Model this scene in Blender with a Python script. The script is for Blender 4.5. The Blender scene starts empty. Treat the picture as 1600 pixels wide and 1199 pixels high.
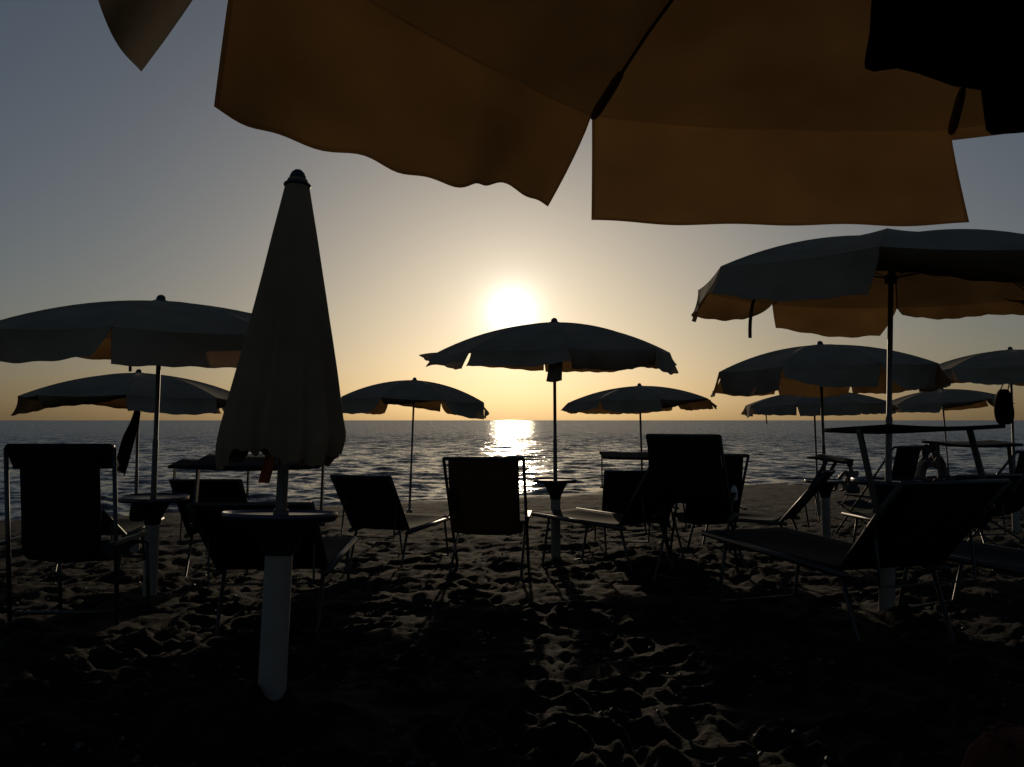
import bpy, math, random
import numpy as np
from mathutils import Vector, Matrix, Quaternion
S = bpy.context.scene
C = S.collection
R_ = math.radians
random.seed(7)

# ------------------------------------------------------------------ camera
EYE = 1.0
F = 1230.0                       # focal length in photograph pixels (1600 wide)
PITCH = math.atan((657 - 599.5) / F)
cam = bpy.data.cameras.new('camera')
cam.sensor_width = 36.0
cam.lens = 36.0 * F / 1600.0
cam.clip_start = 0.05
cam.clip_end = 200000
cam_o = bpy.data.objects.new('camera', cam)
cam_o.location = (0, 0, EYE)
cam_o.rotation_euler = (math.pi / 2 + PITCH, 0, 0)
C.objects.link(cam_o)
S.camera = cam_o

# ------------------------------------------------------------------ sky, sun, exposure
SUN_EL = 7.9
world = bpy.data.worlds.new('World')
S.world = world
world.use_nodes = True
wn, wl = world.node_tree.nodes, world.node_tree.links
wn.clear()
w_out = wn.new('ShaderNodeOutputWorld')
w_bg = wn.new('ShaderNodeBackground')
sky = wn.new('ShaderNodeTexSky')
sky.sky_type = 'NISHITA'
sky.sun_disc = False
sky.sun_elevation = R_(SUN_EL)
sky.sun_rotation = 0.0
sky.altitude = 0
sky.air_density = 1.0
sky.dust_density = 2.0
sky.ozone_density = 3.0
SKY_STRENGTH = 0.06


def wmath(op, a, b=None, c=None, clamp=False):
    n = wn.new('ShaderNodeMath')
    n.operation = op
    n.use_clamp = clamp
    for i, v in enumerate((a, b, c)):
        if v is None:
            continue
        if isinstance(v, (int, float)):
            n.inputs[i].default_value = v
        else:
            wl.new(v, n.inputs[i])
    return n.outputs[0]


def wscale(col, fac):
    n = wn.new('ShaderNodeVectorMath')
    n.operation = 'SCALE'
    if isinstance(col, tuple):
        n.inputs[0].default_value = col
    else:
        wl.new(col, n.inputs[0])
    if isinstance(fac, (int, float)):
        n.inputs['Scale'].default_value = fac
    else:
        wl.new(fac, n.inputs['Scale'])
    return n.outputs[0]


def wadd(a, b):
    n = wn.new('ShaderNodeVectorMath')
    n.operation = 'ADD'
    wl.new(a, n.inputs[0])
    wl.new(b, n.inputs[1])
    return n.outputs[0]


def wmul(a, b):
    n = wn.new('ShaderNodeVectorMath')
    n.operation = 'MULTIPLY'
    wl.new(a, n.inputs[0])
    n.inputs[1].default_value = b
    return n.outputs[0]


tc = wn.new('ShaderNodeTexCoord')
dot = wn.new('ShaderNodeVectorMath')
dot.operation = 'DOT_PRODUCT'
wl.new(tc.outputs['Generated'], dot.inputs[0])
dot.inputs[1].default_value = (0, math.cos(R_(SUN_EL)), math.sin(R_(SUN_EL)))
ang = wmath('ARCCOSINE', wmath('MINIMUM', dot.outputs['Value'], 0.999999))     # radians from the sun
# aureole of scattered light round the low sun
AUREOLE = ((130.0, 0.011, (1.0, 0.97, 0.90)), (24.0, 0.034, (1.0, 0.94, 0.80)))
gam = wn.new('ShaderNodeGamma')
gam.inputs[1].default_value = 0.8
wl.new(sky.outputs[0], gam.inputs[0])
total = wmul(gam.outputs[0], (1.60, 1.54, 1.50))
for amp, width, col in AUREOLE:
    g = wmath('EXPONENT', wmath('MULTIPLY', wmath('DIVIDE', ang, width), -1.0))
    total = wadd(total, wscale(col, wmath('MULTIPLY', g, amp)))
wl.new(total, w_bg.inputs['Color'])
w_bg.inputs['Strength'].default_value = SKY_STRENGTH
wl.new(w_bg.outputs[0], w_out.inputs[0])

sun = bpy.data.lights.new('sun', 'SUN')
sun.energy = 2.0
sun.angle = R_(0.53)
sun.color = (1.0, 0.80, 0.55)
sun_o = bpy.data.objects.new('sun', sun)
sun_dir = Vector((0, math.cos(R_(SUN_EL)), math.sin(R_(SUN_EL))))     # towards the sun
sun_o.rotation_euler = sun_dir.to_track_quat('Z', 'Y').to_euler()
sun_o.location = (0, 40, 12)
C.objects.link(sun_o)

S.view_settings.view_transform = 'Standard'
S.view_settings.look = 'None'
S.view_settings.gamma = 1.0
S.view_settings.use_curve_mapping = False
S.view_settings.exposure = -1.0
S.render.engine = 'CYCLES'
S.cycles.max_bounces = 6
S.cycles.transparent_max_bounces = 8
S.cycles.sample_clamp_indirect = 4.0


# ------------------------------------------------------------------ helpers
SEA_Z = -1.43


def shore(x):
    return np.clip(25.3 + 0.5 * x, 15.0, 60.0)


def ground(x, y):
    return float(SEA_Z * max(y, 0) / shore(x))


def at(px, py, D):
    """Point at ground distance D (metres ahead of the camera) seen at photograph pixel px, py."""
    u, v = (px - 800) / F, (599.5 - py) / F
    d = Vector((u, math.cos(PITCH) - v * math.sin(PITCH), math.sin(PITCH) + v * math.cos(PITCH)))
    d *= D / d.y
    return Vector((d.x, d.y, d.z + EYE))


class MB:
    def __init__(s):
        s.v, s.f = [], []

    def add(s, vs, fs):
        n = len(s.v)
        s.v += [tuple(v) for v in vs]
        s.f += [tuple(i + n for i in f) for f in fs]

    def box(s, c, size, rot=None):
        hx, hy, hz = size[0] / 2, size[1] / 2, size[2] / 2
        vs = [Vector((x, y, z)) for x in (-hx, hx) for y in (-hy, hy) for z in (-hz, hz)]
        if rot is not None:
            vs = [rot @ v for v in vs]
        vs = [v + Vector(c) for v in vs]
        s.add(vs, [(0, 1, 3, 2), (4, 6, 7, 5), (0, 4, 5, 1), (2, 3, 7, 6), (0, 2, 6, 4), (1, 5, 7, 3)])

    def tube(s, pts, r, seg=10, caps=True):
        pts = [Vector(p) for p in pts]
        rs = r if isinstance(r, (list, tuple)) else [r] * len(pts)
        rings = []
        up = None
        for i, p in enumerate(pts):
            if i == 0:
                t = pts[1] - p
            elif i == len(pts) - 1:
                t = p - pts[-2]
            else:
                t = (pts[i + 1] - p).normalized() + (p - pts[i - 1]).normalized()
            t.normalize()
            if up is None:
                a = t.orthogonal().normalized()
            else:
                a = (up - t * up.dot(t)).normalized()
            up = a
            b = t.cross(a)
            rings.append([p + (a * math.cos(k * 2 * math.pi / seg) + b * math.sin(k * 2 * math.pi / seg)) * rs[i]
                          for k in range(seg)])
        vs = [v for ring in rings for v in ring]
        fs = []
        for i in range(len(pts) - 1):
            for k in range(seg):
                k2 = (k + 1) % seg
                fs.append((i * seg + k, i * seg + k2, (i + 1) * seg + k2, (i + 1) * seg + k))
        if caps:
            fs.append(tuple(range(seg))[::-1])
            fs.append(tuple((len(pts) - 1) * seg + k for k in range(seg)))
        s.add(vs, fs)

    def lathe(s, prof, seg=28, c=(0, 0, 0)):
        """prof: list of (radius, z)"""
        vs, fs = [], []
        for r, z in prof:
            for k in range(seg):
                a = k * 2 * math.pi / seg
                vs.append((c[0] + r * math.cos(a), c[1] + r * math.sin(a), c[2] + z))
        n = len(prof)
        for i in range(n - 1):
            for k in range(seg):
                k2 = (k + 1) % seg
                fs.append((i * seg + k, i * seg + k2, (i + 1) * seg + k2, (i + 1) * seg + k))
        fs.append(tuple(range(seg))[::-1])
        fs.append(tuple((n - 1) * seg + k for k in range(seg)))
        s.add(vs, fs)

    def sheet(s, fn, nu, nv, us=None, vss=None):
        """open surface fn(u, v) -> point"""
        us = us or [i / nu for i in range(nu + 1)]
        vss = vss or [j / nv for j in range(nv + 1)]
        nu, nv = len(us) - 1, len(vss) - 1
        vs = [fn(a, b_) for b_ in vss for a in us]
        fs = [(j * (nu + 1) + i, j * (nu + 1) + i + 1, (j + 1) * (nu + 1) + i + 1, (j + 1) * (nu + 1) + i)
              for j in range(nv) for i in range(nu)]
        s.add(vs, fs)

    def build(s, name, m, parent=None, smooth=False, thick=0.0, sub=0, angle=None):
        me = bpy.data.meshes.new(name)
        me.from_pydata(s.v, [], s.f)
        me.materials.append(m)
        if smooth:
            me.shade_smooth()
            if angle:
                me.set_sharp_from_angle(angle=R_(angle))
        o = bpy.data.objects.new(name, me)
        C.objects.link(o)
        if parent is not None:
            o.parent = parent
        if thick:
            md = o.modifiers.new('thickness', 'SOLIDIFY')
            md.thickness = thick
            md.offset = 0
        if sub:
            md = o.modifiers.new('smooth', 'SUBSURF')
            md.levels = md.render_levels = sub
        return o


def tag(o, label=None, cat=None, group=None, kind=None):
    if label:
        o['label'] = label
    if cat:
        o['category'] = cat
    if group:
        o['group'] = group
    if kind:
        o['kind'] = kind
    return o


def empty(name, loc=(0, 0, 0), rz=0.0, label=None, cat=None, group=None):
    o = bpy.data.objects.new(name, None)
    o.empty_display_size = 0.2
    o.location = loc
    o.rotation_euler = (0, 0, rz)
    C.objects.link(o)
    return tag(o, label, cat, group)


def mat(name, col, rough=0.6, metal=0.0, var=0.15, scale=30.0, bump=0.0, spec=0.5, transl=None, tfac=0.4, stretch=(1, 1, 1)):
    m = bpy.data.materials.new(name)
    m.use_nodes = True
    n, l = m.node_tree.nodes, m.node_tree.links
    b = n['Principled BSDF']
    tcn = n.new('ShaderNodeTexCoord')
    mp = n.new('ShaderNodeMapping')
    mp.inputs['Scale'].default_value = stretch
    l.new(tcn.outputs['Object'], mp.inputs[0])
    nz = n.new('ShaderNodeTexNoise')
    nz.inputs['Scale'].default_value = scale
    nz.inputs['Detail'].default_value = 5
    l.new(mp.outputs[0], nz.inputs['Vector'])
    rp = n.new('ShaderNodeValToRGB')
    rp.color_ramp.elements[0].position = 0.3
    rp.color_ramp.elements[1].position = 0.7
    rp.color_ramp.elements[0].color = tuple(c * (1 - var) for c in col) + (1,)
    rp.color_ramp.elements[1].color = tuple(min(1, c * (1 + var)) for c in col) + (1,)
    l.new(nz.outputs['Fac'], rp.inputs[0])
    l.new(rp.outputs[0], b.inputs['Base Color'])
    b.inputs['Roughness'].default_value = rough
    b.inputs['Metallic'].default_value = metal
    b.inputs['Specular IOR Level'].default_value = spec
    if bump:
        bp = n.new('ShaderNodeBump')
        bp.inputs['Strength'].default_value = bump
        bp.inputs['Distance'].default_value = 0.01
        l.new(nz.outputs['Fac'], bp.inputs['Height'])
        l.new(bp.outputs[0], b.inputs['Normal'])
    if transl:
        t = n.new('ShaderNodeBsdfTranslucent')
        mx2 = n.new('ShaderNodeMix')
        mx2.data_type = 'RGBA'
        mx2.blend_type = 'MULTIPLY'
        mx2.inputs['Factor'].default_value = 0.7
        mx2.inputs[6].default_value = tuple(transl) + (1,)
        l.new(nz.outputs['Fac'], mx2.inputs[7])
        l.new(mx2.outputs[2], t.inputs['Color'])
        mx = n.new('ShaderNodeMixShader')
        mx.inputs[0].default_value = tfac
        l.new(b.outputs[0], mx.inputs[1])
        l.new(t.outputs[0], mx.inputs[2])
        l.new(mx.outputs[0], n['Material Output'].inputs[0])
    return m


M = {}
M['canopy'] = mat('canopy_cloth', (0.34, 0.27, 0.20), 0.9, var=0.14, scale=3.5, spec=0.1, transl=(0.285, 0.150, 0.052), tfac=0.35, bump=0.25, stretch=(1, 1, 1.6))
M['seam'] = mat('doubled_canopy_cloth', (0.30, 0.24, 0.18), 0.9, var=0.08, scale=6, spec=0.1, transl=(0.22, 0.11, 0.036), tfac=0.35)
M['hem'] = mat('hem_cloth', (0.16, 0.13, 0.09), 0.9, var=0.1, scale=20, spec=0.1)
M['closed'] = mat('closed_canopy_cloth', (0.22, 0.15, 0.09), 0.9, var=0.15, scale=5, spec=0.1)
M['orange'] = mat('orange_strap_cloth', (0.45, 0.15, 0.02), 0.9, spec=0.1, transl=(0.9, 0.35, 0.05), tfac=0.6)
M['pole'] = mat('painted_pole', (0.11, 0.09, 0.08), 0.45, 0.3, var=0.2, scale=12)
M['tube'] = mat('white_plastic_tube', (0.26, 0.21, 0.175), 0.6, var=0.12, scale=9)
M['tray'] = mat('blue_plastic_tray', (0.015, 0.016, 0.040), 0.28, var=0.15, scale=9)
M['black'] = mat('black_plastic', (0.012, 0.012, 0.014), 0.5)
M['alu'] = mat('aluminium_frame', (0.060, 0.058, 0.056), 0.45, 0.8, var=0.1, scale=40)
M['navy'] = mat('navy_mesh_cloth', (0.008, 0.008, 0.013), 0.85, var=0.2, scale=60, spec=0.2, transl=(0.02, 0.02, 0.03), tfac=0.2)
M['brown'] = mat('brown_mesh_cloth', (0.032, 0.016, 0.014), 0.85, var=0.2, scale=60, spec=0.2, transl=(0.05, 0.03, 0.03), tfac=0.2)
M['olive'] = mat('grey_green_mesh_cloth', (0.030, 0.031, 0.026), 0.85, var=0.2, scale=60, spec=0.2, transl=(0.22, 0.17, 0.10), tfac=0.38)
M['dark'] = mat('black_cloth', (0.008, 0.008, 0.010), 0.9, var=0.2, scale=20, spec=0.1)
M['skin'] = mat('tanned_skin', (0.09, 0.045, 0.03), 0.5)
M['hair'] = mat('dark_hair', (0.010, 0.008, 0.006), 0.5)
M['swim'] = mat('dark_swimwear', (0.02, 0.02, 0.03), 0.8)
M['white'] = mat('white_plastic', (0.6, 0.6, 0.58), 0.4)
M['red'] = mat('red_woven_cloth', (0.07, 0.018, 0.013), 0.95, var=0.5, scale=30, spec=0.1)


# ------------------------------------------------------------------ value noise
def vnoise(x, y, seed):
    def h(i, j):
        i = i.astype(np.int64)
        j = j.astype(np.int64)
        n = (i * 374761393 + j * 668265263 + seed * 1442695041) & 0xFFFFFFFF
        n = ((n ^ (n >> 13)) * 1274126177) & 0xFFFFFFFF
        n = n ^ (n >> 16)
        return (n & 0xFFFF) / 65535.0
    xi, yi = np.floor(x), np.floor(y)
    fx, fy = x - xi, y - yi
    fx = fx * fx * fx * (fx * (fx * 6 - 15) + 10)
    fy = fy * fy * fy * (fy * (fy * 6 - 15) + 10)
    a = h(xi, yi) * (1 - fx) + h(xi + 1, yi) * fx
    b = h(xi, yi + 1) * (1 - fx) + h(xi + 1, yi + 1) * fx
    return a * (1 - fy) + b * fy - 0.5


def grid_mesh(name, X, Y, Z, m):
    nr, nc = X.shape
    co = np.stack([X, Y, Z], -1).reshape(-1, 3).astype(np.float32)
    idx = np.arange(nr * nc).reshape(nr, nc)
    q = np.stack([idx[:-1, :-1], idx[:-1, 1:], idx[1:, 1:], idx[1:, :-1]], -1).reshape(-1, 4).astype(np.int32)
    me = bpy.data.meshes.new(name)
    me.vertices.add(len(co))
    me.vertices.foreach_set('co', co.ravel())
    me.loops.add(q.size)
    me.loops.foreach_set('vertex_index', q.ravel())
    me.polygons.add(len(q))
    me.polygons.foreach_set('loop_start', np.arange(0, q.size, 4, dtype=np.int32))
    me.update(calc_edges=True)
    me.materials.append(m)
    me.shade_smooth()
    o = bpy.data.objects.new(name, me)
    C.objects.link(o)
    return o


# ------------------------------------------------------------------ sand
def sand_material():
    m = bpy.data.materials.new('sand')
    m.use_nodes = True
    n, l = m.node_tree.nodes, m.node_tree.links
    b = n['Principled BSDF']
    geo = n.new('ShaderNodeNewGeometry')
    big = n.new('ShaderNodeTexNoise')
    big.inputs['Scale'].default_value = 1.7
    big.inputs['Detail'].default_value = 6
    l.new(geo.outputs['Position'], big.inputs['Vector'])
    fine = n.new('ShaderNodeTexNoise')
    fine.inputs['Scale'].default_value = 55
    fine.inputs['Detail'].default_value = 6
    l.new(geo.outputs['Position'], fine.inputs['Vector'])
    mx = n.new('ShaderNodeMix')
    l.new(big.outputs['Fac'], mx.inputs[2])
    l.new(fine.outputs['Fac'], mx.inputs[3])
    mx.inputs[0].default_value = 0.5
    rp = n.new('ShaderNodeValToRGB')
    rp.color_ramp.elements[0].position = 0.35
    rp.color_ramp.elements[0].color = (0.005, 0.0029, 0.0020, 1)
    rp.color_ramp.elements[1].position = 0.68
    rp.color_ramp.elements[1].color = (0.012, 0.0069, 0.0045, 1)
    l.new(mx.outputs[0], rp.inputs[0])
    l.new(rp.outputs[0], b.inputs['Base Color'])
    b.inputs['Specular IOR Level'].default_value = 0.12
    dp = n.new('ShaderNodeVectorMath')                    # wet strip along the waterline
    dp.operation = 'DOT_PRODUCT'
    dp.inputs[1].default_value = (-0.5, 1, 0)
    l.new(geo.outputs['Position'], dp.inputs[0])
    mr = n.new('ShaderNodeMapRange')
    mr.inputs['From Min'].default_value = 22.9
    mr.inputs['From Max'].default_value = 24.6
    mr.inputs['To Min'].default_value = 0.95
    mr.inputs['To Max'].default_value = 0.7
    l.new(dp.outputs['Value'], mr.inputs['Value'])
    l.new(mr.outputs[0], b.inputs['Roughness'])
    bp = n.new('ShaderNodeBump')
    bp.inputs['Strength'].default_value = 0.6
    bp.inputs['Distance'].default_value = 0.012
    l.new(fine.outputs['Fac'], bp.inputs['Height'])
    l.new(bp.outputs[0], b.inputs['Normal'])
    return m


def build_sand():
    ys = np.concatenate([[-60, -25, -10, -4, -1.5, -0.5, 0.2], np.geomspace(0.6, 75, 620)])
    u = np.linspace(-1, 1, 560)
    W = np.maximum(4.0, 1.15 * ys)
    W[:7] = [70, 40, 18, 10, 6, 5, 4.2]
    W = np.maximum(W, 3.0)
    X = u[None, :] * W[:, None]
    Y = np.repeat(ys[:, None], len(u), 1)
    Z = SEA_Z * np.maximum(Y, 0) / shore(X)
    Z = np.where(Y > shore(X), SEA_Z - 0.07 * (Y - shore(X)), Z)
    near = np.exp(-np.maximum(Y - 9, 0) / 6.0)
    wx = X + 0.25 * vnoise(X * 1.7, Y * 1.7, 5)
    wy = Y + 0.25 * vnoise(X * 1.7, Y * 1.7, 6)
    rough = 0.075 * vnoise(wx * 1.3, wy * 1.3, 1) + 0.050 * vnoise(wx * 3.1, wy * 3.1, 2) \
        + 0.034 * vnoise(wx * 6.5, wy * 6.5, 3) + 0.022 * vnoise(wx * 15, wy * 15, 4) + 0.010 * vnoise(X * 34, Y * 34, 8)
    ridge = 0.035 * (0.5 - np.abs(vnoise(wx * 2.6, wy * 3.4, 9)) * 2)
    Z = Z + (rough + ridge) * (0.45 + 0.55 * near)
    rng = np.random.default_rng(3)
    for _ in range(1500):                       # footprints trodden all over
        fy = rng.uniform(1.0, 3.6) ** 2
        fx = rng.uniform(-0.95, 0.95) * fy
        a = rng.uniform(0, 6.28)
        i0, i1 = np.searchsorted(ys, [fy - 0.35, fy + 0.35])
        if i1 <= i0:
            continue
        w = W[(i0 + i1) // 2]
        j0 = max(0, int((fx - 0.4 + w) / (2 * w) * 559) - 1)
        j1 = min(560, int((fx + 0.4 + w) / (2 * w) * 559) + 2)
        dx, dy = X[i0:i1, j0:j1] - fx, Y[i0:i1, j0:j1] - fy
        p, q = (dx * math.cos(a) + dy * math.sin(a)) / 0.13, (-dx * math.sin(a) + dy * math.cos(a)) / 0.06
        d = np.sqrt(p * p + q * q)
        Z[i0:i1, j0:j1] += rng.uniform(0.4, 1.0) * (-0.035 * np.exp(-d ** 4) + 0.018 * np.exp(-((d - 1.45) / 0.35) ** 2))
    for px, D, hh in ((430, 3.23, 0.13), (240, 5.9, 0.06), (868, 8.3, 0.05), (1378, 5.25, 0.06), (1288, 9.4, 0.05), (216, 9.5, 0.05), (640, 13.4, 0.05)):
        cx = (px - 800) / F * D                  # sand heaped round the foot of a post
        Z += hh * np.exp(-(((X - cx) / 0.30) ** 2 + ((Y - D) / 0.34) ** 2) ** 1.2)
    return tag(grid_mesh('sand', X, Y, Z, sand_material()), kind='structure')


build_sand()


def build_pebbles():
    rng = random.Random(21)
    vs, fs = [], []
    for _ in range(1500):
        D = rng.uniform(1.4, 4.6) ** 2
        x = rng.uniform(-0.8, 0.8) * D
        if D > shore(x) - 0.3:
            continue
        s_ = rng.uniform(0.006, 0.02) * (1 + 0.03 * D)
        z = ground(x, D) + rng.uniform(0.0, 0.03)
        a = rng.uniform(0, 3.14)
        ca, sa = math.cos(a), math.sin(a)
        n0 = len(vs)
        for px, py, pz in ((1, 0, 0), (0.2, 0.8, 0), (-0.9, 0.1, 0), (-0.1, -0.7, 0), (0, 0, 0.55), (0, 0, -0.5)):
            q1, q2 = px * s_ * rng.uniform(0.8, 1.2), py * s_ * rng.uniform(0.8, 1.2)
            vs.append((x + q1 * ca - q2 * sa, D + q1 * sa + q2 * ca, z + pz * s_))
        fs += [tuple(n0 + i for i in f) for f in ((0, 1, 4), (1, 2, 4), (2, 3, 4), (3, 0, 4), (1, 0, 5), (2, 1, 5), (3, 2, 5), (0, 3, 5))]
    b = MB()
    b.add(vs, fs)
    o = b.build('pebbles', mat('pebble_stone', (0.035, 0.028, 0.022), 0.6, var=0.4, scale=3))
    tag(o, 'small stones and shell bits scattered over the sand', kind='stuff')


build_pebbles()


# ------------------------------------------------------------------ sea
def sea_material():
    m = bpy.data.materials.new('sea_water')
    m.use_nodes = True
    n, l = m.node_tree.nodes, m.node_tree.links
    b = n['Principled BSDF']
    b.inputs['Base Color'].default_value = (0.010, 0.012, 0.012, 1)
    b.inputs['Roughness'].default_value = 0.12
    b.inputs['IOR'].default_value = 1.333
    b.inputs['Specular IOR Level'].default_value = 0.45
    geo = n.new('ShaderNodeNewGeometry')
    tot = None
    for sc, k, rot in (((0.30, 1.1, 1), 0.24, 6), ((1.1, 3.4, 1), 0.55, -9), ((4.5, 10.0, 1), 0.58, 14)):
        mp = n.new('ShaderNodeMapping')
        mp.inputs['Scale'].default_value = sc
        mp.inputs['Rotation'].default_value = (0, 0, R_(rot))
        l.new(geo.outputs['Position'], mp.inputs[0])
        nz = n.new('ShaderNodeTexNoise')
        nz.inputs['Scale'].default_value = 1.0
        nz.inputs['Detail'].default_value = 3
        l.new(mp.outputs[0], nz.inputs['Vector'])
        sb = n.new('ShaderNodeVectorMath')
        sb.operation = 'SUBTRACT'
        l.new(nz.outputs['Color'], sb.inputs[0])
        sb.inputs[1].default_value = (0.5, 0.5, 0.5)
        ml = n.new('ShaderNodeVectorMath')
        ml.operation = 'MULTIPLY'
        l.new(sb.outputs[0], ml.inputs[0])
        ml.inputs[1].default_value = (k * 0.95, k, 0)
        ad = n.new('ShaderNodeVectorMath')
        ad.operation = 'ADD'
        l.new(ml.outputs[0], ad.inputs[0])
        if tot is None:
            l.new(geo.outputs['Normal'], ad.inputs[1])
        else:
            l.new(tot, ad.inputs[1])
        tot = ad.outputs[0]
    # far out only the shoreward faces of the waves are seen, so the mean slope leans towards the beach
    sx = n.new('ShaderNodeSeparateXYZ')
    l.new(geo.outputs['Position'], sx.inputs[0])
    mr = n.new('ShaderNodeMapRange')
    mr.interpolation_type = 'SMOOTHSTEP'
    mr.inputs['From Min'].default_value = 12
    mr.inputs['From Max'].default_value = 110
    mr.inputs['To Min'].default_value = 0.0
    mr.inputs['To Max'].default_value = -0.17
    l.new(sx.outputs['Y'], mr.inputs['Value'])
    cx = n.new('ShaderNodeCombineXYZ')
    l.new(mr.outputs[0], cx.inputs['Y'])
    ab = n.new('ShaderNodeVectorMath')
    ab.operation = 'ADD'
    l.new(tot, ab.inputs[0])
    l.new(cx.outputs[0], ab.inputs[1])
    nm = n.new('ShaderNodeVectorMath')
    nm.operation = 'NORMALIZE'
    l.new(ab.outputs[0], nm.inputs[0])
    l.new(nm.outputs[0], b.inputs['Normal'])
    return m


def build_sea():
    m = sea_material()
    ys = np.geomspace(13, 900, 760)
    u = np.linspace(-1, 1, 620)
    X = u[None, :] * (1.05 * ys)[:, None]
    Y = np.repeat(ys[:, None], len(u), 1)
    Z = np.full_like(X, SEA_Z)
    rng = np.random.default_rng(11)
    fade = 1.0 / (1.0 + (Y / 260.0) ** 2)
    for k in range(46):
        L = 0.34 * (3.6 / 0.34) ** (k / 45.0)
        th = rng.normal(0.10, 0.50)
        kx, ky = math.sin(th) * 2 * math.pi / L, math.cos(th) * 2 * math.pi / L
        amp = 0.0080 * L ** 0.50
        ph = kx * X + ky * Y + rng.uniform(0, 6.28)
        mod = 0.6 + 1.2 * (vnoise(X / (L * 5) + k, Y / (L * 3), 20 + k) + 0.5)
        # sharpened crests; drop waves the mesh is too coarse for
        ok = np.clip((L / (0.0056 * Y * 4)) - 0.6, 0, 1)
        Z += amp * mod * ok * (np.exp(np.sin(ph)) / 1.3 - 1.0) * fade
    # long low swells folding onto the shore
    d = Y - shore(X)
    sw = np.exp(-((d - 2.0) / 4) ** 2)
    Z += 0.025 * sw * np.sin(d * 1.9 + 2 * vnoise(X * 0.2, Y * 0.2, 77))
    Z[-1, :] = SEA_Z
    Z[0, :] = SEA_Z - 0.3
    o = tag(grid_mesh('sea', X, Y, Z, m), kind='structure')
    b = MB()
    r = 60000.0
    y0 = 900.0
    w0 = 1.05 * y0
    b.add([(-w0, y0, SEA_Z), (w0, y0, SEA_Z), (r, r, SEA_Z), (-r, r, SEA_Z), (-r, y0, SEA_Z), (r, y0, SEA_Z),
           (-r, 13, SEA_Z), (r, 13, SEA_Z), (-13.65, 13, SEA_Z), (13.65, 13, SEA_Z)],
          [(0, 1, 2, 3), (0, 3, 4), (1, 5, 2), (4, 6, 8, 0), (1, 9, 7, 5)])
    far = b.build('sea', m)
    tag(far, kind='structure')


build_sea()


# ------------------------------------------------------------------ umbrellas
POLE_DIR_EPS = 1e-6


def orient(o, base, tip):
    d = (tip - base).normalized()
    q = Vector((0, 0, 1)).rotation_difference(d)
    o.rotation_mode = 'XYZ'
    o.rotation_euler = q.to_euler()


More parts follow.
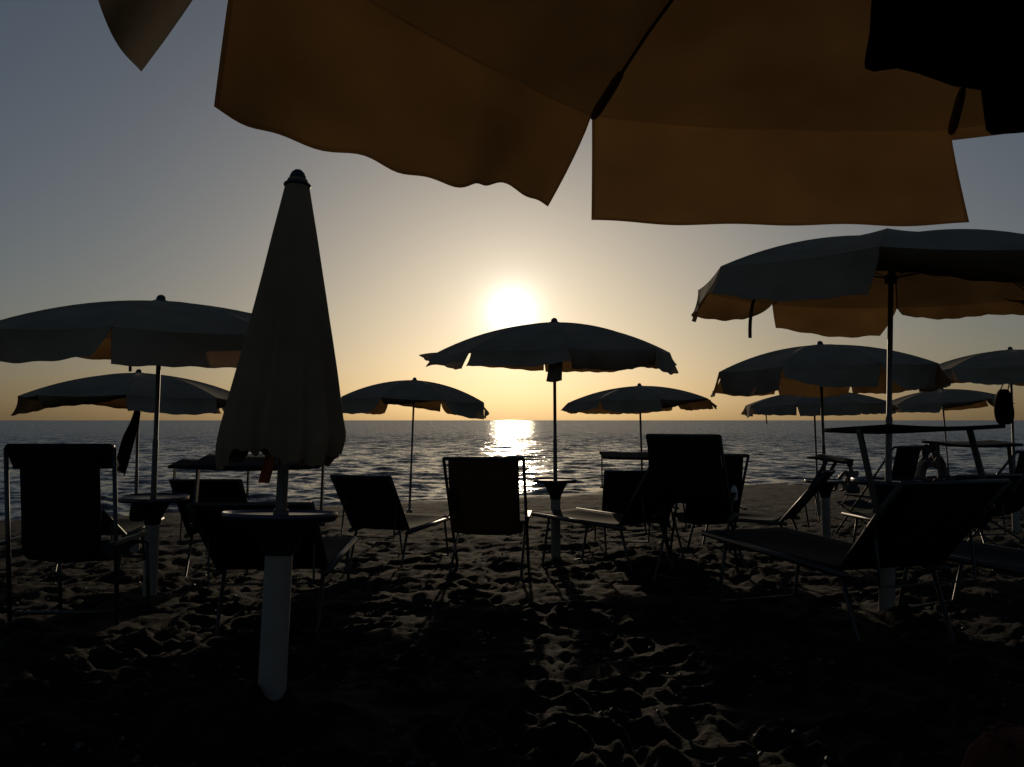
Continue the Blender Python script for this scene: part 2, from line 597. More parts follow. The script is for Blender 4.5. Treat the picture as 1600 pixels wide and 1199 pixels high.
def umbrella(label, base, tip, R, rot=0.0, n=8, drop=0.30, vl=0.26, table=True, table_h=0.78, seed=0, cut=None,
             val=None, alpha=0.12, wob=0.02, strap=None, group='open beach umbrellas', flop=None, tr=0.23, pole_r=0.019,
             tube_r=0.05, fine=18, cap=True, tilt=(0, 0), rimwob=0.015, flap=None, pocket=False):
    """An open beach umbrella; local z up the pole. val: {panel: dict(a=, sl=, sr=, ll=, lr=)}"""
    rng = random.Random(seed)
    NU = fine
    root = empty('beach_umbrella', base, 0, label, 'umbrella', group)
    orient(root, base, tip)
    H = (tip - base).length
    top = H - 0.045                       # cloth apex
    # ---- stand and table
    b = MB()
    th = table_h
    b.lathe([(tube_r * 1.05, -0.15), (tube_r, 0.05), (tube_r, th - 0.17)], 20)
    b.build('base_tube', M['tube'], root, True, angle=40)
    if table:
        b = MB()
        b.lathe([(0.03, th - 0.005), (tr * 0.92, th - 0.002), (tr * 0.985, th + 0.010), (tr, th + 0.004), (tr, th - 0.012),
                 (tr * 0.94, th - 0.026), (0.05, th - 0.03)][::-1], 40)
        t = b.build('table_top', M['tray'], root, True, angle=35)
        b = MB()
        b.lathe([(0.055, th - 0.20), (0.062, th - 0.16), (0.085, th - 0.11), (0.115, th - 0.055), (0.135, th - 0.028)], 24)
        b.build('table_bracket', M['black'], root, True, angle=50)
    b = MB()
    b.tube([(0, 0, th - 0.17), (0, 0, th + 0.42), (0, 0, th + 0.43), (0, 0, top - 0.01)], [pole_r * 1.12, pole_r * 1.12, pole_r * 0.9, pole_r * 0.9], 14)
    b.build('pole', M['pole'], root, True, angle=40)
    # ---- canopy
    T = Matrix.Rotation(tilt[0], 4, 'X') @ Matrix.Rotation(tilt[1], 4, 'Y')

    def rib_pt(i, t):
        a = rot + i * 2 * math.pi / n
        wobble = 1.0
        z = -drop * R * (0.16 * t + 0.84 * t ** 2.1) - rw[i % n] * t * t
        rr = R * t * (1 - 0.015 * t * t)
        p = T @ Vector((rr * math.cos(a), rr * math.sin(a), z))
        return p + Vector((0, 0, top))
    rw = [rng.uniform(-rimwob, rimwob) for _ in range(n)]
    b = MB()
    for i in range(n):
        if cut and i in cut:
            continue
        bulge = 0.018

        def fn(u, v, i=i, bulge=bulge):
            t = 0.03 + 0.97 * v
            p = rib_pt(i, t).lerp(rib_pt(i + 1, t), u)
            p.z -= bulge * 4 * u * (1 - u) * math.sin(min(1.0, t) * 2.2) * R
            return p
        b.sheet(fn, 10, 12, us=[0, 0.009] + [k / NU for k in range(1, NU)] + [0.991, 1])
    can = b.build('canopy', M['canopy'], root, True, angle=24)
    can.data.materials.append(M['seam'])
    for k, pl in enumerate(can.data.polygons):            # doubled cloth along each seam
        if k % (NU + 2) in (0, NU + 1):
            pl.material_index = 1
    # ---- valance flaps, one to each panel
    for i in range(n):
        if cut and i in cut:
            continue
        d = dict(a=alpha + rng.uniform(-0.25, 0.35), sl=rng.uniform(-0.05, 0.07), sr=rng.uniform(-0.07, 0.05), da=rng.uniform(-0.9, 0.9),
                 ll=vl * rng.uniform(0.9, 1.12), lr=vl * rng.uniform(0.9, 1.12), w=wob, curl=rng.uniform(-0.1, 0.5))
        if rng.random() < 0.12:                      # one the wind has blown up and inwards
            d.update(a=-rng.uniform(0.7, 1.2), curl=-0.4)
        if val and i in val:
            d.update(val[i])
        a_mid = rot + (i + 0.5) * 2 * math.pi / n
        out = Vector((math.cos(a_mid), math.sin(a_mid), 0))
        p0, p1 = rib_pt(i, 1.0), rib_pt(i + 1, 1.0)
        side = (p1 - p0).normalized()
        ph, fr = rng.uniform(0, 6.28), rng.uniform(0.6, 1.7)
        ph2 = rng.uniform(0, 6.28)

        def fv(u, v, d=d, p0=p0, p1=p1, out=out, side=side, ph=ph, fr=fr, ph2=ph2):
            p = p0.lerp(p1, u)
            p.z -= 0.018 * 4 * u * (1 - u) * math.sin(2.2) * R
            L = d['ll'] * (1 - u) + d['lr'] * u - d.get('notch', 0) * math.exp(-((u - 0.24) / 0.17) ** 2)
            ang_ = d['a'] + d.get('da', 0) * (u - 0.5)
            curl = d.get('curl', 0.15) * v
            p = p + (out * math.sin(ang_ + curl) - Vector((0, 0, 1)) * math.cos(ang_ + curl)) * (L * v)
            p += out * d['w'] * v * (math.sin(fr * 2 * math.pi * u + ph) + 0.4 * math.sin(fr * 4.3 * math.pi * u + ph2))
            p.z += d['w'] * v * (0.5 * math.sin(fr * 1.7 * math.pi * u + ph2) + 0.25 * math.sin(fr * 7.7 * math.pi * u + ph))
            p += side * (d['sl'] * (1 - u) ** 2 * v ** d.get('el', 1.3) + d['sr'] * u ** 2 * v ** d.get('er', 1.3))
            return p
        vb = MB()
        vb.sheet(fv, 20, 6, us=[0, 0.009] + [k / NU for k in range(1, NU)] + [0.991, 1], vss=[0, 0.02, 0.18, 0.34, 0.5, 0.66, 0.82, 0.972, 1])
        vo = vb.build('valance', M['canopy'], can, True)
        vo.data.materials.append(M['seam'])
        for k, pl in enumerate(vo.data.polygons):         # hem and seam
            if k % (NU + 2) in (0, NU + 1) or k // (NU + 2) in (0, 7):
                pl.material_index = 1
    # ---- ribs and struts
    for i in range(n):
        if cut and i in cut:
            continue
        rb = MB()
        pts = [rib_pt(i, t) - Vector((0, 0, 0.012)) for t in (0.03, 0.25, 0.45, 0.65, 0.82, 1.0)]
        rb.tube(pts, 0.0045, 6)
        ro = rb.build('rib', M['black'], root, True)
        sb = MB()
        sb.tube([(0, 0, top - 0.22 * R), rib_pt(i, 0.55) - Vector((0, 0, 0.014))], 0.0035, 6)
        sb.build('strut', M['black'], ro, True)
    hb = MB()
    hb.lathe([(pole_r * 1.9, top - 0.22 * R - 0.03), (pole_r * 2.1, top - 0.22 * R), (pole_r * 1.6, top - 0.22 * R + 0.03)], 14)
    hb.build('slider', M['black'], root, True)
    if cap:
        cb = MB()
        cb.lathe([(0.062, -0.006), (0.066, 0.002), (0.055, 0.012), (0.036, 0.018), (0.034, 0.032), (0.027, 0.046), (0.014, 0.056), (0.002, 0.058)], 18, (0, 0, top - 0.012))
        cb.build('finial_cap', M['black'], root, True, angle=50)
    if flap:                                  # loose end of cloth hanging beside the pole
        fp = rib_pt(flap[0], 0.93).lerp(rib_pt(flap[0] + 1, 0.93), flap[1])

        def ff(uu, v):
            return fp + Vector(((uu - 0.5) * flap[3] * (0.75 + 0.35 * v) - 0.04 * v, 0.02 * math.sin(7 * uu + 2 * v), -flap[2] * v - 0.01 * math.sin(4 * uu)))
        fb = MB()
        fb.sheet(ff, 8, 8)
        fb.build('cloth_tie', M['canopy'], root, True, thick=0.002)
    if pocket:
        for i in range(n):
            a, c_ = rib_pt(i, 0.90) - Vector((0, 0, 0.014)), rib_pt(i, 0.995) - Vector((0, 0, 0.014))
            pb_ = MB()
            pb_.tube([a, a.lerp(c_, 0.2), a.lerp(c_, 0.8), c_], [0.008, 0.012, 0.013, 0.009], 8)
            pb_.build('rib_pocket', M['hem'], root, True)
    if strap:
        i, u, L, sway, rt = strap
        p = rib_pt(i, rt).lerp(rib_pt(i + 1, rt), u) - Vector((0, 0, 0.03))
        sb = MB()

        def fs(uu, v):
            return p + Vector(((uu - 0.5) * 0.022 + sway * v + 0.012 * math.sin(v * 6), 0.01 * math.sin(5 * v), -L * v))
        sb.sheet(fs, 2, 10)
        sb.build('strap', M['hem'], root, True, thick=0.003)
    return root


def ub(px, D):
    x = (px - 800) / F * D
    return Vector((x, D, ground(x, D)))


# umbrella over the camera
NEAR_TOP = 1.81
near_base = Vector((0.847, 0.88, 0.0))
A0 = R_(28.7)
# panels counted anticlockwise from the rib at 28.7 degrees
umbrella('nearest umbrella, huge yellow backlit canopy hanging over the top of the view', near_base,
         Vector((0.847, 0.88, NEAR_TOP + 0.045 + 0.40)), 1.345, rot=A0, drop=0.30, vl=0.28, seed=5, wob=0.01,
         val={0: dict(a=0.3, ll=0.05, lr=0.03, w=0.0, da=0, sl=0, sr=0),
              1: dict(a=0.0, ll=0.255, lr=0.275, sl=-0.065, sr=0.0, w=0.011, curl=0.05, da=0.0),
              2: dict(a=0.02, ll=0.295, lr=0.31, sl=0.165, sr=0.058, er=0.4, el=1.1, w=0.020, notch=0.06, curl=0.05, da=0.0),
              3: dict(a=0.33, ll=0.31, lr=0.25, sl=0.085, el=0.35, w=0.02, curl=0.1, da=0.0)},
         table=True, group=None, pocket=True, rimwob=0.0, fine=60)

G_U = 'open beach umbrellas standing in the sand'
umbrella('open umbrella left of the closed one, small table on its pole', ub(240, 5.9), at(252, 461, 5.9), 1.26, rot=0.20, drop=0.20,
         seed=11, strap=(4, 0.5, 0.50, -0.05, 0.12), group=G_U, alpha=0.05, vl=0.205, tilt=(0.075, 0.0), tr=0.25)
umbrella('smaller open umbrella behind the far left one, no table in sight', ub(216, 9.5), at(217, 577, 9.5), 1.28, rot=0.35, drop=0.24,
         seed=12, group=G_U, table=False, table_h=0.55, alpha=0.2, vl=0.22)
umbrella('open umbrella against the setting sun with a round table on its pole', ub(868, 8.3), at(866, 497, 8.3), 1.26, rot=0.05, drop=0.25,
         seed=23, group=G_U, vl=0.18, alpha=0.35, tilt=(0.06, 0.0), table_h=0.84, flap=(5, 0.90, 0.34, 0.13),
         val={4: dict(a=1.0, da=-1.1, curl=-0.1, ll=0.22), 3: dict(a=1.15, ll=0.14, lr=0.2, curl=0), 7: dict(a=0.2, ll=0.20, lr=0.25, da=0.3), 6: dict(a=0.1, da=0.2), 5: dict(a=0.15, da=0.2)})
umbrella('small open umbrella just right of the closed umbrella, pole up from behind a sunbed', ub(640, 13.4), at(648, 590, 13.4), 1.28, rot=0.5, drop=0.27,
         seed=14, group=G_U, table=False, table_h=0.45)
umbrella('small open umbrella over the horizon behind the tall brown deckchair', ub(1004, 13.6), at(999, 599, 13.6), 1.28, rot=0.1, drop=0.20,
         seed=15, group=G_U, table=False, table_h=0.45, alpha=0.3, vl=0.2)
umbrella('big open umbrella at the right edge with orange flaps and a loose strap', ub(1378, 5.25), at(1393, 359, 5.25), 1.32, rot=0.30, drop=0.24, tilt=(0.02, 0),
         seed=16, group=G_U, table_h=0.88, strap=(3, 0.93, 0.52, -0.04, 0.78), cap=False,
         val={1: dict(a=0.1, ll=0.24, lr=0.21, sl=0.13, sr=-0.04, da=0.2), 0: dict(a=0.2, ll=0.13, lr=0.09, da=0, sl=0.02), 2: dict(a=0.25, ll=0.17, lr=0.20, da=-0.4)})
umbrella('open umbrella whose orange flaps hang under the big right hand one', ub(1288, 9.4), at(1281, 533, 9.4), 1.28, rot=0.1, drop=0.24,
         seed=17, group=G_U)
umbrella('distant open umbrella half hidden below the orange flapped one', ub(1276, 14.4), at(1271, 606, 14.4), 1.28, rot=0.2, drop=0.2,
         seed=18, group=G_U, table=False, table_h=0.45, strap=(3, 0.3, 0.45, 0, 0.7), vl=0.2, alpha=0.2)
umbrella('distant open umbrella seen above the kissing couple', ub(1482, 17.0), at(1471, 605, 17.0), 1.22, rot=0.3, drop=0.22,
         seed=19, group=G_U, table=False, table_h=0.45, vl=0.2)
umbrella('open umbrella cut by the right edge with a black backpack on its pole', ub(1582, 11.5), at(1578, 542, 11.5), 1.25, rot=0.4, drop=0.24,
         seed=20, group=G_U)


def closed_umbrella():
    D = 3.23
    base, tip = ub(430, D), at(466, 264, D + 0.15)
    root = empty('closed_umbrella', base, 0, 'closed umbrella wrapped into a tall cone above a blue round table', 'umbrella')
    orient(root, base, tip)
    H = (tip - base).length
    th = 0.80
    b = MB()
    b.lathe([(0.058, -0.15), (0.056, 0.0), (0.055, th - 0.14)], 28)
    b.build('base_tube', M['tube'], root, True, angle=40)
    b = MB()
    tr = 0.232
    b.lathe([(0.03, th - 0.004), (tr * 0.93, th - 0.002), (tr * 0.985, th + 0.009), (tr, th + 0.002), (tr * 0.995, th - 0.012),
             (tr * 0.95, th - 0.026), (0.05, th - 0.03)][::-1], 64)
    b.build('table_top', M['tray'], root, True, angle=35)
    b = MB()
    b.lathe([(0.060, th - 0.165), (0.066, th - 0.14), (0.085, th - 0.10), (0.125, th - 0.05), (0.155, th - 0.028)], 32)
    b.build('table_bracket', M['black'], root, True, angle=50)
    b = MB()
    b.tube([(0, 0, th - 0.1), (0, 0, th + 0.02), (0, 0, th + 0.021), (0, 0, H - 0.06)], [0.032, 0.032, 0.0235, 0.022], 18)
    b.build('pole', M['pole'], root, True, angle=40)
    top = H - 0.05
    Lc = 1.205
    rng = random.Random(4)
    seg = 144
    phs = [rng.uniform(-0.3, 0.3) for _ in range(8)]
    hems = [rng.uniform(-0.02, 0.03) for _ in range(9)]
    b = MB()
    ks = (0.0, 0.03, 0.1, 0.2, 0.32, 0.45, 0.58, 0.7, 0.8, 0.88, 0.93, 0.965, 1.0)
    vs, fs = [], []
    for t in ks:
        for k in range(seg):
            a = k * 2 * math.pi / seg
            r = np.interp(t, [0, 0.03, 0.2, 0.5, 0.8, 0.9, 0.95, 1.0], [0.042, 0.053, 0.092, 0.155, 0.220, 0.243, 0.251, 0.238])
            f = 8 * a + phs[int(a / (math.pi / 4)) % 8] * t
            pl = 0.10 * t * math.cos(f) + 0.045 * t * math.sin(13 * a + 2 + 1.5 * t) + 0.03 * t * math.sin(21 * a + 5 * t) + 0.03 * t * math.sin(3 * a + 4 * t)
            fold = abs(math.sin(4 * a + 0.6)) ** 0.6
            rr = r * (1 + pl - 0.13 * t * (1 - fold))
            z = -Lc * t + (0.03 * math.sin(3 * a + 1) + 0.014 * math.sin(11 * a) + 0.008 * math.sin(31 * a)) * max(0, t - 0.85) / 0.15
            z += 0.012 * math.cos(a - 0.3) * max(0, t - 0.6) / 0.4
            vs.append((rr * math.cos(a), rr * math.sin(a), top + z))
    for i in range(len(ks) - 1):
        for k in range(seg):
            k2 = (k + 1) % seg
            fs.append((i * seg + k, i * seg + k2, (i + 1) * seg + k2, (i + 1) * seg + k))
    b.add(vs, fs)
    can = b.build('canopy', M['closed'], root, True)
    cb = MB()
    cb.lathe([(0.050, -0.035), (0.058, -0.028), (0.058, -0.022), (0.045, -0.010), (0.037, -0.004), (0.035, 0.014), (0.027, 0.032), (0.015, 0.043), (0.003, 0.047)], 28, (0, 0, top))
    cb.build('finial_cap', M['black'], root, True, angle=50)
    sb = MB()

    def fs_(u, v):
        return Vector((0.015 + (u - 0.5) * 0.045 - 0.03 * v, -0.20 + 0.015 * math.sin(6 * u), top - Lc + 0.04 - 0.14 * v))
    sb.sheet(fs_, 6, 6)
    sb.build('strap', M['orange'], root, True, thick=0.002)


closed_umbrella()


# ------------------------------------------------------------------ sunbeds and deckchairs
def sunbed(label, hx, hy, head, back=50, seat_len=1.15, back_len=0.72, w=0.62, h=0.36, cloth='navy', shade=None,
           group='sunbeds facing the sea', dz=0.0, shade_len=0.36, arm=0.42, shade_tilt=8, pivot=0.72):
    """hx, hy: ground point under the hinge. head: degrees the foot end turns left of straight out to sea."""
    root = empty('sunbed', (hx, hy, ground(hx, hy) + dz), R_(head), label, 'sunbed', group)
    r = 0.014
    slope = 0.0
    for s in (-1, 1):                                     # side rails
        b = MB()
        x = s * w / 2
        b.tube([(x, -0.08, h), (x, seat_len, h + 0.02)], 0.021, 8)
        b.build('side_rail', M['alu'], root, True)
        b = MB()
        a = R_(back)
        tx = (x, -back_len * math.cos(a), h + back_len * math.sin(a))
        b.tube([(x * 0.98, 0, h - 0.005), tx], 0.018, 8)
        b.build('back_rail', M['alu'], root, True)
    for yy, lean in ((0.0, -0.16), (seat_len * 0.82, 0.10)):   # two U-shaped leg frames
        b = MB()
        x = w / 2 - 0.03
        z0 = -0.04
        b.tube([(-x, yy, h), (-x, yy + lean, z0), (x, yy + lean, z0), (x, yy, h)], r, 8)
        b.build('leg', M['alu'], root, True)
    b = MB()

    def seat(u, v):
        y = 0.02 + (seat_len - 0.04) * v
        return Vector(((u - 0.5) * (w - 0.02), y, h + 0.018 + 0.02 * v - 0.035 * math.sin(math.pi * u) * math.sin(math.pi * v)))
    b.sheet(seat, 8, 12)
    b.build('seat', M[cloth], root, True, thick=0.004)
    b = MB()
    a = R_(back)
    e = Vector((0, -math.cos(a), math.sin(a)))
    nrm = Vector((0, math.sin(a), math.cos(a)))

    def backf(u, v):
        return Vector(((u - 0.5) * (w - 0.015), 0, h)) + e * (0.02 + (back_len - 0.01) * v) - nrm * 0.03 * math.sin(math.pi * u) * math.sin(math.pi * v)
    b.sheet(backf, 8, 10)
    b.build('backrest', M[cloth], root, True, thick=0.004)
    b = MB()
    top = Vector((0, 0, h)) + e * back_len
    b.tube([(-w / 2, top.y, top.z), (w / 2, top.y, top.z)], 0.014, 8)
    b.build('top_bar', M['alu'], root, True)
    b = MB()
    q = e * (back_len * 0.55)
    b.tube([(-w / 2 + 0.03, q.y, h + q.z), (-w / 2 + 0.03, -0.30, h - 0.02), (w / 2 - 0.03, -0.30, h - 0.02), (w / 2 - 0.03, q.y, h + q.z)], 0.009, 6)
    b.build('prop_bar', M['alu'], root, True)
    if shade is not None:
        sa = R_(shade)                                    # arm angle above the horizontal, pointing over the head
        pv = Vector((0, 0, h)) + e * back_len * pivot
        end = pv + Vector((0, math.cos(sa), math.sin(sa))) * arm
        st = R_(shade_tilt)
        dirn = Vector((0, math.cos(st), math.sin(st)))
        b = MB()

        def shf(u, v):
            return end + Vector(((u - 0.5) * (w + 0.06), 0, -0.012 * math.sin(math.pi * u))) + dirn * ((v - 0.45) * shade_len)
        b.sheet(shf, 8, 6)
        sh = b.build('sunshade', M[cloth], root, True, thick=0.022)
        for s in (-1, 1):
            b = MB()
            x = s * (w / 2 + 0.025)
            b.box((pv + end) / 2 + Vector((x, 0, 0)), (0.012, arm, 0.036), Matrix.Rotation(sa, 3, 'X'))
            b.lathe([(0.024, -0.01), (0.024, 0.01)], 12, (pv.x + x, pv.y, pv.z))
            b.build('shade_arm', M['alu' if cloth != 'navy' else 'black'], root, True, angle=40)
    return root


def deckchair(label, x, y, head, w=0.64, top=1.08, cloth='navy', group='deckchairs with sling seats', sh=0.38, upright=False, lean=0.42, pillow=False, sag=0.2, dz=0.0, inset=0.05):
    root = empty('deckchair', (x, y, ground(x, y) + dz), R_(head), label, 'deckchair', group)
    for s in (-1, 1):
        xx = s * w / 2
        b = MB()
        b.tube([(xx, -lean, top), (xx, -0.02 if upright else 0.50, -0.03)], 0.014, 8)
        b.build('back_rail', M['alu'], root, True)
        b = MB()
        xx2 = s * (w / 2 - 0.03)
        b.tube([(xx2, 0.46, sh + 0.05), (xx2, 0.50 if upright else -lean + 0.02, -0.03)], 0.013, 8)
        b.build('leg', M['alu'], root, True)
        b = MB()                                         # armrest
        b.box((s * (w / 2 + 0.02), 0.06, 0.55), (0.04, 0.46, 0.022))
        b.tube([(s * (w / 2 + 0.02), 0.26, 0.54), (s * (w / 2 - 0.02), 0.40, 0.36)], 0.008, 6)
        b.build('armrest', M['black'], root, True, angle=40)
    b = MB()
    b.tube([(-w / 2, -lean, top), (w / 2, -lean, top)], 0.016, 8)
    b.build('top_bar', M['alu'], root, True)
    b = MB()
    b.tube([(-w / 2 + 0.03, 0.02 if upright else -lean + 0.02, 0.10 if upright else -0.025), (w / 2 - 0.03, 0.02 if upright else -lean + 0.02, 0.10 if upright else -0.025)], 0.013, 8)
    b.build('foot_bar', M['alu'], root, True)
    b = MB()
    b.tube([(-w / 2 + 0.03, 0.46, sh + 0.05), (w / 2 - 0.03, 0.46, sh + 0.05)], 0.013, 8)
    b.build('front_bar', M['alu'], root, True)
    P = [Vector((0, -lean - 0.01, top)), Vector((0, -lean + (0.03 if upright else 0.10), top * 0.66)), Vector((0, -0.06 if upright else -0.16, sh + 0.07)), Vector((0, 0.08, sh)), Vector((0, 0.30, sh + 0.02)), Vector((0, 0.46, sh + 0.06))]

    def sling(u, v):
        k = v * (len(P) - 1)
        i = min(int(k), len(P) - 2)
        f = k - i
        p0, p1, p2, p3 = P[max(i - 1, 0)], P[i], P[i + 1], P[min(i + 2, len(P) - 1)]
        p = 0.5 * ((2 * p1) + (p2 - p0) * f + (2 * p0 - 5 * p1 + 4 * p2 - p3) * f * f + (3 * p1 - p0 - 3 * p2 + p3) * f ** 3)
        ww = w - 2 * inset
        return p + Vector(((u - 0.5) * ww, 0, -0.02 * math.sin(math.pi * u) * math.sin(math.pi * v)))
    b = MB()
    b.sheet(sling, 8, 30)
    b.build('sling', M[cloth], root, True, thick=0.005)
    if pillow:
        b = MB()

        def pf(u, v):
            return Vector(((u - 0.5) * (w - 0.02), -lean - 0.02 + 0.10 * v, top + 0.015 - 0.14 * v + 0.0 * u))
        b.sheet(pf, 8, 4)
        b.build('headrest', M[cloth], root, True, thick=0.03)
    return root


def g2(px, D):
    return ((px - 800) / F * D, D)


x, y = g2(112, 4.95)
deckchair('dark blue deckchair with its back turned, largest at the left edge', x, y, 2, w=0.65, top=1.13, sh=0.42, upright=True, lean=0.12, cloth='navy', pillow=True, inset=0.085)
x, y = g2(763, 7.2)
deckchair('grey deckchair in front of the glittering water, back to the camera', x, y, -4, w=0.69, top=1.08, cloth='olive', inset=0.04)
x, y = g2(1082, 6.9)
deckchair('tall brown deckchair right of the sunlit table', x, y, -24, w=0.60, top=1.25, sh=0.66, cloth='brown', inset=0.0)
x, y = g2(1104, 8.2)
deckchair('low deckchair mostly hidden behind the tall brown one', x, y, -3, w=0.64, top=1.10, cloth='navy')
x, y = g2(1372, 10.5)
deckchair('dark deckchair behind the thick pole of the big right umbrella', x, y, 30, w=0.6, top=1.20, cloth='navy')
x, y = g2(1548, 9.0)
deckchair('dark blue deckchair below the black backpack', x, y, 30, w=0.6, top=1.12, cloth='navy')

x, y = g2(432, 4.9)
sunbed('dark sunbed behind the table of the closed umbrella', x, y, 3, back=40, w=0.66, cloth='navy', shade=80, arm=0.36)
x, y = g2(350, 7.6)
sunbed('dark sunbed with raised sunshade between the closed umbrella and left table', x, y, 2, back=50, w=0.62, cloth='navy', shade=85, arm=0.30)
x, y = g2(598, 7.9)
sunbed('olive sunbed with tilted backrest beside the grey deckchair', x, y, -18, back=52, w=0.62, h=0.36, cloth='brown')
x, y = g2(990, 9.0)
sunbed('brown sunbed with sunshade seen between the sunlit table and brown deckchair', x, y, 0, back=60, w=0.74, h=0.31, cloth='brown', shade=88, arm=0.35)
x, y = g2(1000, 7.3)
sunbed('brown sunbed turned sideways in front of the tall brown deckchair', x, y, 40, back=56, w=0.62, h=0.44, cloth='brown', seat_len=1.15, back_len=0.80)
x, y = g2(1225, 8.8)
sunbed('dark sunbed turned sideways with sunshade behind the pale post', x, y, 58, back=50, cloth='navy', shade=120, arm=0.34)
x, y = g2(1375, 4.5)
sunbed('large black sunbed with wide sunshade in the right foreground', x + 0.02, y, 16, back=47, seat_len=1.45, w=0.68, h=0.40, cloth='dark', shade=74, arm=0.44, shade_len=0.50, shade_tilt=-3)
x, y = g2(1480, 7.6)
sunbed('dark blue sunbed with sunshade in front of the kissing couple', x, y, 12, back=48, w=0.72, cloth='navy', shade=85, arm=0.44, shade_tilt=4)
x, y = g2(1690, 4.6)
sunbed('black sunbed cut off by the right edge of the photo', x, y, 25, back=40, cloth='dark')
x, y = g2(150, 7.6)
sunbed('dark sunbed behind the large left deckchair', x, y, 8, back=25, cloth='navy')


# ------------------------------------------------------------------ bags, towels, bottle, shoes
def lump(name, fn, m, nu=16, nv=12, parent=None, label=None, cat=None):
    """closed rounded body: fn(theta, phi) -> point"""
    vs = [fn(i * 2 * math.pi / nu, j * math.pi / nv) for j in range(nv + 1) for i in range(nu)]
    fs = [(j * nu + i, j * nu + (i + 1) % nu, (j + 1) * nu + (i + 1) % nu, (j + 1) * nu + i) for j in range(nv) for i in range(nu)]
    b = MB()
    b.add(vs, fs)
    o = b.build(name, m, parent, True)
    return tag(o, label, cat)


def hanging_bag(name, label, top, w, h, d, hook, m):
    root = empty(name, (top.x, top.y, top.z - h), 0, label, 'bag')

    def fn(a, p):
        z = math.cos(p)
        s = max(0.0, math.sin(p)) ** 0.45
        wd = w / 2 * (0.62 + 0.38 * (1 - (z + 1) / 2) ** 0.7)
        k = 1 + 0.05 * math.sin(5 * a + 3 * z)
        return (wd * s * math.cos(a) * k, d / 2 * s * math.sin(a) * k, h * (z + 1) / 2)
    lump('bag_body', fn, m, 20, 14, root)
    loc = hook - Vector(root.location)
    for s in (-1, 1):
        b = MB()
        b.tube([(s * w * 0.2, 0, h * 0.93), (s * w * 0.12 + loc.x * 0.5, -0.02 + loc.y * .5, (h + loc.z) / 2 + 0.01), tuple(loc)], 0.008, 6)
        b.build('strap', m, root, True)
    return root


D = 11.45
hanging_bag('backpack', 'black backpack hanging by its straps from an umbrella pole', at(1568, 608, D), 0.30, 0.52, 0.2, at(1577, 585, D), M['dark'])

D = 9.2
hanging_bag('bag', 'small black bag hanging under the edge of the left table', at(216, 783, 6.6), 0.16, 0.17, 0.1, at(218, 774, 6.6), M['dark'])


def towel():
    top = at(214, 640, 9.3)
    bot = at(185, 738, 8.6)
    b = MB()

    def fn(u, v):
        p = top.lerp(bot, v)
        wd = 0.05 + 0.13 * math.sin(min(v * 1.4, 1.0) * math.pi / 2)
        return p + Vector(((u - 0.5) * wd, 0.05 * math.sin(u * 9 + v * 2), 0.03 * math.sin(u * 5) - 0.02 * math.sin(9 * v)))
    b.sheet(fn, 14, 16)
    o = b.build('towel', M['dark'], None, True, thick=0.006)
    tag(o, 'dark towel slung from the pole of the second left umbrella', 'towel')


towel()


def black_towel():
    """thick dark cloth pegged over the rib of the umbrella overhead"""
    D = 1.15
    outline_px = [(1372, -60), (1366, 40), (1354, 100), (1362, 112), (1400, 108), (1440, 110), (1500, 126), (1537, 136), (1540, 205), (1550, 212), (1600, 203), (1680, 190)]
    b = MB()
    bot = [at(px, py, D) for px, py in outline_px]
    n = len(bot)
    top = [at(1390 + (1720 - 1390) * i / (n - 1), -90, D + 0.05) for i in range(n)]
    rows = 5
    vs = []
    for j in range(rows + 1):
        for i in range(n):
            p = bot[i].lerp(top[i], j / rows)
            p.y += 0.012 * math.sin(i * 1.3 + j)
            vs.append(p)
    fs = [(j * n + i, j * n + i + 1, (j + 1) * n + i + 1, (j + 1) * n + i) for j in range(rows) for i in range(n - 1)]
    b.add(vs, fs)
    o = b.build('towel', M['dark'], None, True, thick=0.012)
    tag(o, 'black towel draped under the nearest umbrella, top right corner', 'towel')


black_towel()


def bottle():
    p = at(1147, 772, 7.6)
    o = MB()
    o.lathe([(0.03, -0.06), (0.033, -0.05), (0.033, 0.03), (0.026, 0.055), (0.012, 0.075), (0.012, 0.085)], 16)
    root = empty('bottle', p, 0, 'pale plastic bottle standing beside the tall brown deckchair', 'bottle')
    o.build('bottle_body', M['white'], root, True, angle=40)
    o = MB()
    o.lathe([(0.015, 0.083), (0.015, 0.1)], 12)
    o.build('cap', M['red'], root, True)


bottle()


def sandals():
    for k, px in enumerate((1240, 1252)):
        D = 8.1
        x, y = g2(px, D)
        root = empty('sandal', (x, y, ground(x, y) + 0.03), R_(60 + 30 * k), ['white sandal lying below the sideways sunbed, left one of the pair', 'white sandal lying below the sideways sunbed, right one of the pair'][k], 'sandal', 'pair of white sandals')
        b = MB()

        def fn(a, p):
            s = math.sin(p) ** 0.5 if math.sin(p) > 0 else 0
            return (0.045 * s * math.cos(a), 0.125 * s * math.sin(a), 0.012 * math.cos(p))
        lump('sole', fn, M['white'], 16, 6, root)
        b.tube([(-0.042, 0.02, 0.01), (-0.02, 0.04, 0.045), (0.02, 0.04, 0.045), (0.042, 0.02, 0.01)], 0.009, 6)
        b.build('strap', M['white'], root, True)


sandals()


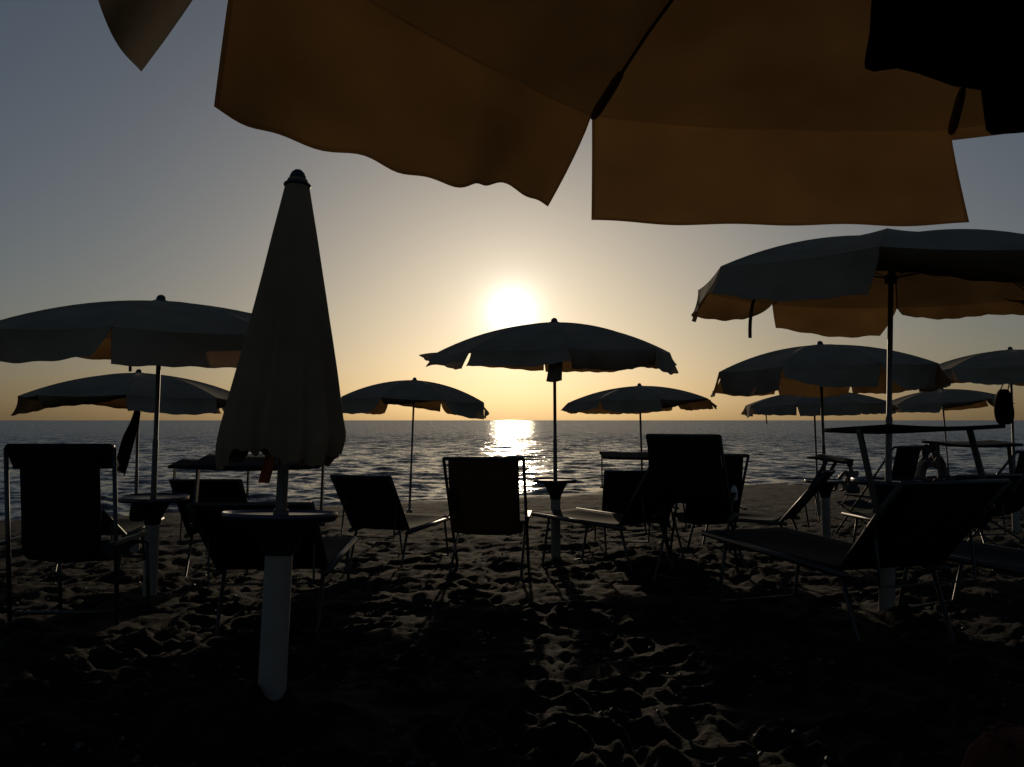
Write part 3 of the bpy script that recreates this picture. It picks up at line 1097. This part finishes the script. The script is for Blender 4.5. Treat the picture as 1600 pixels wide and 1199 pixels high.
def beach_bag():
    """reddish woven bag with a frilled rim, its top corner shows at the bottom right"""
    D = 2.05
    c = at(1590, 1165, D)
    gz = ground(c.x, c.y)
    root = empty('woven_bag', (c.x + 0.03, c.y, gz), 0, 'reddish woven bag with frilled edge in the bottom right corner', 'bag')
    H = c.z - gz + 0.02
    b = MB()
    b.lathe([(0.16, 0.0), (0.17, H * 0.5), (0.14, H * 0.8), (0.10, H * 0.97), (0.07, H)], 28)
    b.build('bag_body', M['red'], root, True)
    rng = random.Random(2)
    b = MB()
    for j in range(5):
        for i in range(18):
            a = i * 2 * math.pi / 18 + j * 0.2
            r = 0.165 - 0.02 * j
            z = H * (0.55 + 0.11 * j)
            px, py = r * math.cos(a), r * math.sin(a)
            s = rng.uniform(0.010, 0.017)
            b.box((px, py, z + rng.uniform(-0.006, 0.006)), (s, s * 1.6, s * 0.8), Matrix.Rotation(a + rng.uniform(-0.6, 0.6), 3, 'Z') @ Matrix.Rotation(rng.uniform(-0.6, 0.6), 3, 'X'))
    f = b.build('frill', M['red'], root)
    f['kind'] = 'stuff'


beach_bag()


# ------------------------------------------------------------------ people
def person(label, joints, radii, edges, loc, rz, head, face, hair_long, suit=None, group=None):
    root = empty('person', loc, R_(rz), label, 'person', group)
    me = bpy.data.meshes.new('body')
    names = list(joints)
    me.from_pydata([joints[k] for k in names], [(names.index(a), names.index(b)) for a, b in edges], [])
    o = bpy.data.objects.new('body', me)
    C.objects.link(o)
    o.parent = root
    md = o.modifiers.new('skin', 'SKIN')
    me.skin_vertices  # layer is created with the modifier
    for i, k in enumerate(names):
        sv = me.skin_vertices[0].data[i]
        r = radii[k]
        sv.radius = r if isinstance(r, tuple) else (r, r)
        sv.use_root = (k == 'pelvis')
    md2 = o.modifiers.new('sub', 'SUBSURF')
    md2.levels = md2.render_levels = 2
    me.materials.append(M['skin'])
    H = Vector(head)
    q = R_(face)

    def hf(a, p):
        sx, sy, sz = 0.074, 0.092, 0.115
        v = Vector((sx * math.sin(p) * math.cos(a), sy * math.sin(p) * math.sin(a), sz * math.cos(p)))
        if v.z < 0:
            v.x *= 1 + v.z * 2.2
            v.y *= 1 + v.z * 0.8
        if v.y > 0.07 and abs(v.x) < 0.03 and -0.04 < v.z < 0.02:
            v.y += 0.022
        return H + Matrix.Rotation(q, 3, 'Z') @ v
    hd = lump('head', hf, M['skin'], 18, 14, root)

    def hr(a, p):
        v = Vector((0.082 * math.sin(p) * math.cos(a), 0.100 * math.sin(p) * math.sin(a) - 0.016, 0.122 * math.cos(p) + 0.008))
        if v.y > 0.02 and v.z < 0.055:
            v.y = 0.02
        if v.z < -0.05 and not hair_long:
            v.z = -0.05
        if hair_long and v.z < 0:
            v.z *= 2.6
            v.y = min(v.y, -0.01)
        return H + Matrix.Rotation(q, 3, 'Z') @ v
    lump('hair', hr, M['hair'], 18, 14, root)
    if suit:
        for lo, hi, rx, ry in suit:
            b = MB()
            vs = []
            pr = [(lo, 0.94), ((lo + hi) / 2, 1.0), (hi, 0.92)]
            seg = 20
            for z, k in pr:
                for i in range(seg):
                    a = i * 2 * math.pi / seg
                    vs.append((rx * k * math.cos(a), ry * k * math.sin(a) + joints['pelvis'][1], z))
            fs = [(j * seg + i, j * seg + (i + 1) % seg, (j + 1) * seg + (i + 1) % seg, (j + 1) * seg + i) for j in range(2) for i in range(seg)]
            b.add(vs, fs)
            b.build('swimwear', M['swim'], root, True, thick=0.006)
    return root


def seated(label, loc, rz, hair_long=False, lean=0.0, hang=False, group=None, hug=0.48):
    J = {'pelvis': (0, 0, 0.12), 'waist': (0, lean * 0.15, 0.28), 'chest': (0, 0.05 + lean * 0.5, 0.47), 'neck': (0, 0.09 + lean, 0.65), 'skull': (0, 0.11 + lean, 0.76)}
    E = [('pelvis', 'waist'), ('waist', 'chest'), ('chest', 'neck'), ('neck', 'skull')]
    Rr = {'pelvis': (0.16, 0.12), 'waist': (0.125, 0.09), 'chest': (0.15, 0.10), 'neck': 0.055, 'skull': 0.06}
    for sd, t in ((-1, 'l'), (1, 'r')):
        J['sho' + t] = (sd * 0.18, 0.06 + lean * 0.8, 0.59)
        J['elb' + t] = (sd * 0.24, 0.22 + lean, 0.42)
        J['wri' + t] = (sd * 0.12, 0.40 + lean, hug)
        J['han' + t] = (sd * 0.06, 0.45 + lean, hug - 0.02)
        J['hip' + t] = (sd * 0.10, 0.05, 0.11)
        J['kne' + t] = (sd * 0.30, 0.30, 0.10) if hang else (sd * 0.13, 0.42, 0.42)
        J['ank' + t] = (sd * 0.40, 0.28, -0.30) if hang else (sd * 0.12, 0.62, 0.06)
        J['toe' + t] = (sd * 0.42, 0.42, -0.34) if hang else (sd * 0.12, 0.78, 0.03)
        E += [('chest', 'sho' + t), ('sho' + t, 'elb' + t), ('elb' + t, 'wri' + t), ('wri' + t, 'han' + t),
              ('pelvis', 'hip' + t), ('hip' + t, 'kne' + t), ('kne' + t, 'ank' + t), ('ank' + t, 'toe' + t)]
        Rr.update({'sho' + t: 0.062, 'elb' + t: 0.040, 'wri' + t: 0.028, 'han' + t: 0.034, 'hip' + t: 0.088, 'kne' + t: 0.056, 'ank' + t: 0.038, 'toe' + t: 0.032})
    return person(label, J, Rr, E, loc, rz, (0, 0.13 + lean, 0.79), 0, hair_long, [(0.03, 0.2, 0.18, 0.14)], group)


D = 21.0
x, y = g2(1330, D)
seated('person sitting on the sand looking out to sea beside the big umbrella pole', (x, y, ground(x, y) + 0.05), 10)

D = 17.0
x, y = g2(1453, D)
sunbed('distant sunbed on which the kissing couple sits', x + 0.5, y, 86, back=12, cloth='navy', seat_len=1.15)
zz = ground(x, D) + 0.38
seated('long haired person kissing, left one of the couple seated on the distant sunbed', (x - 0.27, D, zz), -84, True, 0.06, True, 'couple kissing by the water', 0.50)
seated('short haired broad person kissing, right one of the couple seated on the distant sunbed', (x + 0.26, D - 0.02, zz + 0.06), 82, False, 0.10, True, 'couple kissing by the water', 0.40)
